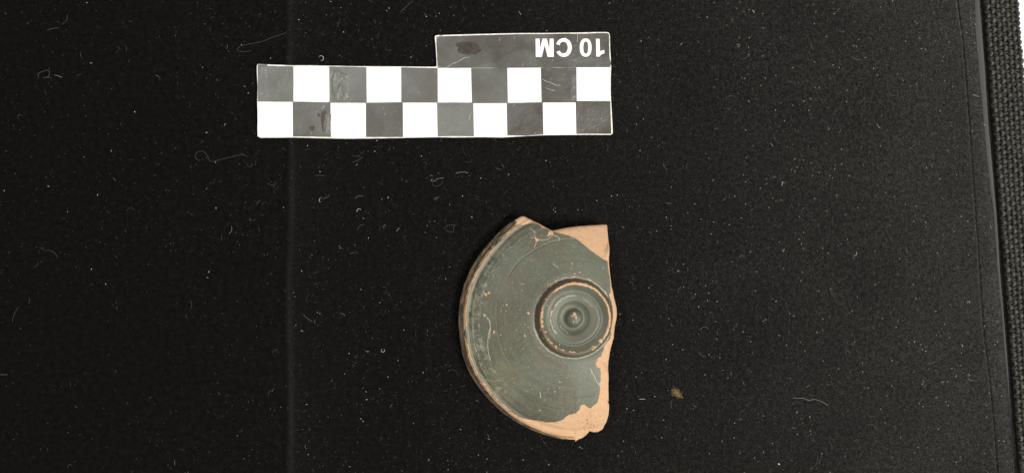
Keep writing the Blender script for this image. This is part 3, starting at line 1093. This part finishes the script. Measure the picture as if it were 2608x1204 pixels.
# pale scuffing near the rim and long wheel marks
streak = fbm(t_ * 5 + 3, q_ * 120, 1.0, 501, 3)
patch = fbm(P[:, 0] + 5, P[:, 1] + 5, 9, 502, 4)
left = sstep(105, 150, ang) * sstep(250, 215, ang)
scuff = left * sstep(0.76, 0.82, q_) * sstep(0.89, 0.86, q_) * sstep(0.42, 0.66, streak * 0.6 + patch * 0.5) * 0.5
fp_ = fbm(P[:, 0] + 5, P[:, 1] + 5, 24, 512, 3)
scuff = np.maximum(scuff, left * sstep(0.60, 0.78, q_) * sstep(0.89, 0.86, q_) * sstep(0.50, 0.70, 0.5 * patch + 0.5 * fp_) * 0.42)
scuff = np.maximum(scuff, sstep(0.62, 0.74, fbm(P[:, 0] + 90, P[:, 1] + 20, 34, 503, 2)) * (q_ > 0.02) * (P[:, 0] < 0.4) * 0.12)
scuff = np.maximum(scuff, (q_ > 0.05) * (q_ < 0.85) * sstep(0.60, 0.75, fbm(P[:, 0] + 3, P[:, 1] + 33, 5, 505, 3)) * sstep(-0.5, -1.4, P[:, 1]) * 0.05)
scuff = np.maximum(scuff, pale)
brown = np.clip(sstep(1.14, 1.09, r_) * sstep(0.86, 0.93, r_) * (0.6 + 0.5 * nz1) * (0.6 + 0.45 * arc_w(60, 260, 30)), 0, 1)
brown = np.maximum(brown, 0.45 * sstep(0.90, 0.95, q_))
brown = np.maximum(brown, 0.30 * sstep(0.45, 0.65, fbm(P[:, 0] + 33, P[:, 1] + 11, 1.4, 507, 3)) * (q_ > 0))

grit = sstep(0.55, 0.1, np.hypot(*(P - lay(*q4(1260, 950), 0.2)).T)) * broken
olive = 0.75 * sstep(0.95, 0.05, np.hypot(*((P - lay(*q4(455, 620))) * np.array([1.25, 0.8])).T)) * (0.4 + 0.8 * fbm(P[:, 0] + 2, P[:, 1] + 5, 5, 521, 4)) * (q_ < 0.9)
brown = np.maximum(brown, 0.55 * sstep(0.9, 0.1, np.hypot(*((P - lay(*q3(560, 1120))) * np.array([1.0, 0.8])).T)) * sstep(0.3, 0.7, fbm(P[:, 0] + 12, P[:, 1] + 5, 4, 522, 4)))
# relief: flakes are sunk, breaks slope away, the wheel left faint ridges
Z = Zb.ravel().copy()
Z += 0.006 * (fbm(P[:, 0] + 8, P[:, 1] + 8, 1.6, 601, 3) - 0.5) + 0.0012 * np.sin(r_ * 26 + 0.5 * np.sin(t_)) * (q_ > 0.05) * (q_ < 0.9)
Z += 0.0010 * np.sin(r_ * 62) * (r_ < 0.85) * (r_ > 0.3)
for g_, a_, w_ in ((0.79, .004, .010), (0.745, .005, .012), (0.70, .002, .008), (0.56, .002, .010)):
    Z -= a_ * np.exp(-((r_ - g_ - 0.012 * np.sin(t_ + g_ * 40)) / w_) ** 2) * sstep(0.25, 0.6, fbm(t_ * 1.2 + g_ * 31, t_ * 0, 1.0, 617, 2))
for g_, a_, w_ in ((1.62, .0035, .02), (1.95, .0045, .018), (2.3, .004, .02), (2.62, .005, .018), (2.78, .004, .014)):
    Z -= a_ * np.exp(-((r_ - g_ - 0.03 * np.sin(t_ * 0.7 + g_ * 20)) / w_) ** 2) * sstep(0.3, 0.6, fbm(t_ * 1.5 + g_ * 9, t_ * 0, 1.0, 611, 2))
Z -= 0.026 * np.exp(-((q_ - 0.868) / 0.020) ** 2)
Z -= 0.008 * np.clip(fl, 0, 1) + 0.005 * pale
groove = smooth_line([lay(*q3(*p)) for p in ((560, 620), (625, 520), (700, 450), (780, 395), (860, 350), (940, 315), (1040, 292), (1150, 285), (1230, 300))], 5)
dg = seg_dist(P, groove)
Z -= 0.016 * np.exp(-(dg / 0.016) ** 2)
groove2 = smooth_line([lay(*q3(*p)) for p in ((455, 860), (450, 1000), (458, 1100))] + [lay(*q4(*p)) for p in ((455, 180), (490, 320), (560, 440))], 5)
Z -= 0.008 * np.exp(-(seg_dist(P, groove2) / 0.02) ** 2)
slope = 0.28 * arc_w(60, 125, 4) + 0.75 * arc_w(332, 60, 6) + 0.55 * arc_w(300, 335, 6) + 0.12 * arc_w(255, 303, 6)
rough_b = 0.02 * (fbm(P[:, 0] + 60, P[:, 1] + 60, 6, 603, 4) - 0.5)
brk_z = np.where(broken, -0.012 - slope * dslip + rough_b, 0.0)
brk_z = np.where(on_side, 0, brk_z)
edge_d = np.repeat(R_OUT[None, :], NR, 0).ravel() - r_
offrim = ~np.repeat(onrim[None, :], NR, 0).ravel()
Z += brk_z - offrim * 0.05 * np.exp(-edge_d / 0.03)
Z = np.maximum(Z, 0.02)

SX_, SY_ = CJ
sherd = thing('pottery_sherd', 'broken dark slipped pottery bowl base with ring foot and bare orange clay edges', 'pottery sherd', (SX_, SY_, 0.0))
idx = (rep * NTH + np.arange(NTH)[None, :])
nxt = np.roll(idx, -1, 1)
quads = np.stack([idx[:-1], idx[1:], nxt[1:], nxt[:-1]], -1)
rowq = np.repeat(np.arange(NR - 1)[:, None], NTH, 1)
fq = quads.reshape(-1, 4)
fr = rowq.ravel()
alive = ~((fq[:, 0] == fq[:, 1]) & (fq[:, 2] == fq[:, 3]))
fq, fr = fq[alive], fr[alive]
V3 = np.stack([P[:, 0], P[:, 1], Z], -1)


def sub_part(name, faces, extra=None, label=None):
    f = faces.copy()
    # collapse doubled corners into triangles
    d01, d12, d23, d30 = f[:, 0] == f[:, 1], f[:, 1] == f[:, 2], f[:, 2] == f[:, 3], f[:, 3] == f[:, 0]
    f[d01] = np.stack([f[d01, 1], f[d01, 2], f[d01, 3], f[d01, 3]], -1)
    k = d12 & ~d01
    f[k] = np.stack([f[k, 0], f[k, 2], f[k, 3], f[k, 3]], -1)
    k = d30 & ~d01
    f[k] = np.stack([f[k, 0], f[k, 1], f[k, 2], f[k, 2]], -1)
    used, inv = np.unique(f, return_inverse=True)
    f = inv.reshape(f.shape)
    m = np_mesh(name, V3[used], f)
    for an, arr in (('clay', clay), ('scuff', scuff), ('brown', brown), ('grit', grit), ('olive', olive)):
        at_ = m.attributes.new(an, 'FLOAT', 'POINT')
        at_.data.foreach_set('value', arr[used].astype(np.float32))
    o = obj(name, m, M_SHERD, sherd)
    if label:
        o['label'] = label
    return o


r_of = RG[:, 0]
brk_face = broken[fq].all(1) & ~(on_side[fq].any(1))
i_boss = int(np.argmin(np.abs(rows_in - 0.27)))
i_floor = int(np.argmin(np.abs(rows_in - 0.84)))
i_foot = NI - 1
i_wall = NI + int(np.argmin(np.abs(rows_q - 0.888))) 
cap_ids = np.arange(NTH)
boss = fr < i_boss
sub_part('central_boss', fq[boss])
sub_part('foot_floor', fq[(fr >= i_boss) & (fr < i_floor)])
sub_part('foot_ring', fq[(fr >= i_floor) & (fr < i_foot) & ~brk_face])
sub_part('bowl_wall', fq[(fr >= i_foot) & (fr < i_wall) & ~brk_face])
sub_part('rim', fq[(fr >= i_wall) & ~brk_face])
sub_part('broken_surface', fq[brk_face], None, 'bare orange clay where the slip and wall have broken away')
# centre cap
cv = np.vstack([V3[:NTH], [[0, 0, float(Z[:NTH].mean())]]])
cf = np.array([(NTH, i, (i + 1) % NTH, (i + 1) % NTH) for i in range(NTH)])
m = np_mesh('boss_tip', cv, cf)
for an, arr in (('clay', clay), ('scuff', scuff), ('brown', brown)):
    a_ = m.attributes.new(an, 'FLOAT', 'POINT')
    a_.data.foreach_set('value', np.concatenate([arr[:NTH], [arr[:NTH].mean()]]).astype(np.float32))
obj('boss_tip', m, M_SHERD, sherd)
# the break's side and the hollow underside
edge = np.stack([R_OUT * np.cos(TH), R_OUT * np.sin(TH)], -1)
ez = Z.reshape(NR, NTH)[NR - 1]
lowz = np.where(onrim, 0.0, np.maximum(ez - 0.42, 0.015))
under = [np.c_[edge, ez]]
under.append(np.c_[edge * (0.985 / 1.0), (ez + lowz) / 2])
under.append(np.c_[edge * np.where(onrim, 0.975, 0.93)[:, None], lowz])
for f_ in (0.93, 0.8, 0.6, 0.4, 0.2, 0.03):
    rr2 = R_OUT * f_ * np.where(onrim, 1.0, 0.99)
    zz = np.maximum(prof_z(np.minimum(rr2 * 1.02, R_RIM * 0.95), TH)[0] - 0.42, lowz * 0 + 0.01)
    zz = np.minimum(zz, 0.66)
    zz = np.minimum(zz, np.where(onrim, 9, lowz + (1 - f_) * 1.5))
    under.append(np.c_[rr2 * np.cos(TH), rr2 * np.sin(TH), zz])
nu = len(under)
uv = np.vstack(under)
ii = np.arange(nu * NTH).reshape(nu, NTH)
jj = np.roll(ii, -1, 1)
uf = np.stack([ii[:-1], ii[1:], jj[1:], jj[:-1]], -1).reshape(-1, 4)
m = np_mesh('underside', uv, uf)
a_ = m.attributes.new('clay', 'FLOAT', 'POINT')
cvv = np.where(np.arange(nu)[:, None] < 3, np.where(onrim, 0.15, 1.0)[None, :], 0.2) * np.ones((nu, NTH))
a_.data.foreach_set('value', cvv.ravel().astype(np.float32))
obj('underside', m, M_SHERD, sherd)

# ---------------------------------------------------------------- lint on the velvet
lint_n = Tubes()
acc = [Tubes(), Tubes(), Tubes()]


def on_mat(x, y):
    return x < float(xat(EDGE_SATIN_IN, y)) - 0.02


CARD_POLY = np.array([at(*p) for p in outline_px])
SH_POLY = OUT[np.argsort(oth)] + CJ
NL = 24000
px_ = rng.uniform(-60, 2600, NL)
py_ = rng.uniform(-50, 1255, NL)
dens = fbm(px_ / 300, py_ / 300, 1.0, 71, 3)
w8 = 0.30 + 0.70 * sstep(300, 900, px_) * (0.62 + 0.38 * sstep(1200, 2300, px_))
w8 *= 1 + 0.8 * sstep(1700, 2250, px_)
w8 *= np.where((px_ < 740) & (py_ > 650), 0.55, 1.0)
keep = rng.uniform(0, 1, NL) < np.clip(0.8 * w8 * (0.35 + 1.1 * dens), 0, 1)
pts0 = np.array([at(a, b) for a, b in zip(px_[keep], py_[keep])])
bad = in_poly(pts0, CARD_POLY) | in_poly(pts0, SH_POLY)
pts0 = pts0[~bad]
hz = mat_height(pts0[:, 0], pts0[:, 1])
for (x, y), h in zip(pts0, hz):
    if not on_mat(x, y):
        continue
    u = rng.uniform()
    lf = 0.35 + 0.65 * float(sstep(-9.0, -2.0, x)) + 0.7 * float(sstep(6.0, 12.0, x))
    kind = 0 if u < 0.045 * lf else 1 if u < 0.27 * lf else 2
    L = rng.gamma(2.0, 0.018) + 0.018
    if rng.uniform() < 0.05:
        L *= 3.5
    a = rng.uniform(0, 2 * math.pi)
    bend = rng.normal(0, 1.0)
    nseg = 4 if L < 0.12 else 7
    t = np.linspace(-0.5, 0.5, nseg)
    aa = a + bend * t * (1.6 if L < 0.12 else 3.0)
    dx, dy = np.cumsum(np.cos(aa)) * L / nseg, np.cumsum(np.sin(aa)) * L / nseg
    z = h + 0.012 + rng.uniform(-0.004, 0.015) + rng.uniform(-0.02, 0.02) * t
    r = rng.uniform(0.0030, 0.0066) * (1.25 if kind == 0 else 1.0)
    if kind == 0 and rng.uniform() < 0.45:
        L, r = 0.02, rng.uniform(0.008, 0.012)
        dx, dy = np.cos(a) * t * 0.04, np.sin(a) * t * 0.04
    acc[kind].add(np.stack([x + dx, y + dy, z], -1), r, 3)
for k, (lab, nm) in enumerate((('scattered short pale lint on the black velvet', 'pale_lint'), ('scattered grey lint on the black velvet', 'grey_lint'), ('fine dark lint caught in the velvet pile', 'dark_lint'))):
    obj(nm, acc[k].build(nm), M_LINT[k], None, kind='stuff', label=lab, category='lint')


def qa(x, y):
    return (x / 2.3775, y / 2.3775)


def qb(x, y):
    return (1600 + x / 2.3775, y / 2.3775)


def qc(x, y):
    return (1600 + x / 3.358, 850 + y / 3.358)


def qd(x, y):
    return (800 + x / 3.9625, 400 + y / 3.9625)


def qe(x, y):
    return (x / 2.359, 700 + y / 2.359)


def qr(x, y):
    return (2380 + x / 3.359, 850 + y / 3.359)


# name, label, points, reader, radius, tone
FIB = [
    ('curled_hair', 'long pale hair with a round curl, below and left of the scale card', [(1220, 970), (1195, 968), (1183, 942), (1203, 918), (1235, 920), (1258, 945), (1270, 972), (1290, 978), (1340, 965), (1400, 950), (1460, 938), (1500, 946)], qa, .0065, 1),
    ('lint_fibre', 'looped tangle of lint alone near the left side of the velvet', [(240, 472), (233, 455), (260, 435), (300, 430), (296, 465), (262, 474), (300, 470), (315, 480)], qa, .008, 1),
    ('lint_fibre', 'straight bristle sticking out beside the looped tangle at far left', [(330, 455), (355, 462), (378, 471)], qa, .008, 0),
    ('lint_fibre', 'long faint hair bent back on itself, above the left end of the scale card', [(1525, 308), (1470, 314), (1437, 306), (1460, 280), (1520, 265), (1590, 250), (1650, 225), (1740, 195)], qa, .007, 1),
    ('lint_fibre', 'pale streak of lint in the upper left corner of the velvet', [(285, 185), (325, 175), (358, 170)], qa, .008, 1),
    ('lint_fibre', 'faint upright hair in the upper left corner of the velvet', [(412, 90), (406, 125), (375, 150)], qa, .006, 1),
    ('lint_fibre', 'U shaped hair loop on the upper right of the velvet', [(1360, 785), (1370, 820), (1390, 838), (1412, 815), (1418, 795), (1406, 788)], qb, .0075, 1),
    ('lint_fibre', 'short bright rod of lint right of the scale card, slanting down to the right', [(860, 866), (868, 876), (877, 887)], qb, .011, 0),
    ('lint_fibre', 'short bright rod of lint between scale card and sherd, slanting up to the right', [(505, 1097), (512, 1092), (521, 1086)], qb, .010, 0),
    ('lint_fibre', 'small bent hair standing upright, right of the lower corner of the scale card', [(345, 1026), (352, 1015), (350, 998), (362, 992)], qb, .007, 1),
    ('lint_fibre', 'bright wisp of lint below the upper edge of the velvet, right of the scale card', [(806, 166), (815, 171), (824, 175)], qb, .010, 0),
    ('lint_fibre', 'tiny horseshoe of lint on the open velvet right of the card', [(1098, 588), (1097, 598), (1106, 602), (1110, 592)], qb, .009, 0),
    ('lint_fibre', 'smaller curl of lint below the open velvet right of the scale card', [(874, 1066), (878, 1075), (888, 1073), (889, 1062)], qb, .008, 0),
    ('lint_fibre', 'long wavy white hair on the lower right of the velvet', [(1405, 545), (1450, 547), (1500, 547), (1540, 565), (1590, 557), (1640, 570), (1680, 590), (1712, 612)], qc, .0085, 0),
    ('lint_fibre', 'long upright hair at the bottom edge below the wavy white hair', [(1615, 1030), (1618, 1065), (1610, 1105), (1575, 1140), (1565, 1172)], qc, .007, 1),
    ('lint_fleck', 'plump white fleck near the bottom edge, right of the ochre dust', [(1278, 1103), (1287, 1109), (1293, 1115)], qc, .022, 0),
    ('lint_fibre', 'bent pale fibre just below the ochre dust patch', [(485, 728), (500, 745), (530, 752)], qc, .007, 1),
    ('lint_fibre', 'short white hook of lint below the long wavy white hair', [(1396, 796), (1408, 803), (1428, 802)], qc, .009, 0),
    ('lint_fibre', 'crossed scrap of white lint above the long wavy white hair', [(1522, 456), (1535, 445), (1548, 436)], qc, .010, 0),
    ('lint_fibre', 'tick shaped hair below the scale card, left of the sherd', [(72, 395), (70, 405), (95, 418), (130, 405), (162, 384)], qd, .009, 1),
    ('lint_fibre', 'curling hair above and left of the sherd', [(1195, 215), (1180, 240), (1215, 240), (1250, 218), (1312, 210)], qd, .0075, 0),
    ('lint_fibre', 'faint round hair loop under the curling hair above the sherd', [(1195, 262), (1205, 288), (1240, 295), (1285, 270), (1297, 235)], qd, .006, 1),
    ('lint_fibre', 'gently arched white fibre above the upper corner of the sherd', [(1425, 166), (1460, 155), (1495, 151), (1530, 154), (1553, 164)], qd, .008, 0),
    ('lint_fibre', 'straight slanting white fibre on the velvet left of the sherd', [(830, 748), (845, 730), (860, 713)], qd, .010, 0),
    ('lint_fibre', 'triangular hair loop close to the upper left of the sherd', [(1310, 722), (1330, 700), (1370, 685), (1420, 682), (1408, 710), (1404, 748), (1370, 754), (1315, 730)], qd, .0075, 1),
    ('lint_fibre', 'level straight fibre under the left half of the scale card', [(5, 186), (55, 184), (112, 187)], qd, .008, 1),
    ('lint_fibre', 'long slanting fibre under the middle of the scale card', [(380, 53), (420, 42), (455, 25), (493, 2)], qd, .008, 1),
    ('lint_fibre', 'knotted scrap of lint midway between card and sherd', [(680, 697), (712, 700), (720, 678), (700, 700), (706, 727)], qd, .009, 1),
    ('lint_fibre', 'forked hair left of the knotted scrap of lint', [(434, 742), (442, 715), (458, 698), (475, 682), (512, 681)], qd, .007, 1),
    ('lint_fibre', 'crumpled twist of lint above the triangular hair loop', [(1212, 438), (1210, 415), (1238, 405), (1222, 430), (1262, 396)], qd, .009, 1),
    ('lint_fibre', 'faint upright fibre at the lower left edge of the velvet', [(78, 285), (85, 240), (112, 190)], qe, .007, 2),
    ('lint_fibre', 'pale wisp beside the fold at the bottom left of the velvet', [(1610, 720), (1622, 695), (1655, 680)], qe, .007, 1),
    ('lint_fibre', 'L shaped hair near the lower right hem', [(280, 350), (284, 382), (300, 393), (328, 397)], qr, .008, 0),
    ('lint_fibre', 'slanting rough fibre below the L shaped hair by the hem', [(210, 488), (240, 478), (275, 460)], qr, .008, 1),
    ('lint_fibre', 'pink crumb of fluff near the lower right corner of the velvet', [(208, 1050), (218, 1044), (228, 1050)], qr, .016, 3),
    ('lint_fibre', 'curved faint hair near the hem halfway up the right side', [(2401, 537), (2412, 528), (2432, 517)], lambda x, y: (x, y), .007, 1),
    ('lint_fibre', 'slanting fibre above the tab of the scale card', [(1020, 32), (1030, 22), (1052, 2)], lambda x, y: (x, y), .008, 1),
]
for nm, lab, pts, fn, r, tone in FIB:
    w = np.array([at(*fn(*p)) for p in pts])
    w = smooth_line(w, 5) if len(w) > 2 else w
    c = w.mean(0)
    z = mat_height(w[:, 0], w[:, 1]) + 0.018 + 0.008 * np.sin(np.linspace(0, 5, len(w)))
    tb = Tubes()
    tb.add(np.c_[w - c, z], r * (0.72 if nm != 'lint_fleck' else 1), 4)
    m_ = M_PINK if tone == 3 else M_HAIR[tone] if nm != 'lint_fleck' else M_LINT[0]
    o = obj(nm, tb.build(nm), m_, None, label=lab, category='lint', group='fibres lying on the velvet')
    o.location = (c[0], c[1], 0)

# ochre dust patch: a small smear of powdery crumbs and fibres caught in the pile
dt = Tubes()
dc = at(*qc(415, 505))
d1 = at(*qc(490, 570)) - dc
d1 /= np.linalg.norm(d1)
d2 = np.array([-d1[1], d1[0]])
for k in range(520):
    a_, b_ = rng.normal(0, 0.095), rng.normal(0, 0.055)
    if abs(a_) > 0.24 or abs(b_) > 0.15:
        continue
    p = d1 * a_ + d2 * b_
    h = float(mat_height(np.array([dc[0] + p[0]]), np.array([dc[1] + p[1]]))[0])
    th_ = rng.uniform(0, 6.28)
    L = rng.uniform(0.010, 0.035)
    t = np.array([-0.5, 0, 0.5])
    dt.add(np.c_[p[0] + t * L * math.cos(th_), p[1] + t * L * math.sin(th_), h + 0.010 + rng.uniform(-0.004, 0.012) + 0 * t], rng.uniform(0.004, 0.008), 3)
o = obj('dust_patch', dt.build('dust_patch'), M_DUST, None, label='small ochre smear of dust on the velvet right of the sherd', category='dust')
o.location = (dc[0], dc[1], 0)
o['kind'] = 'stuff'
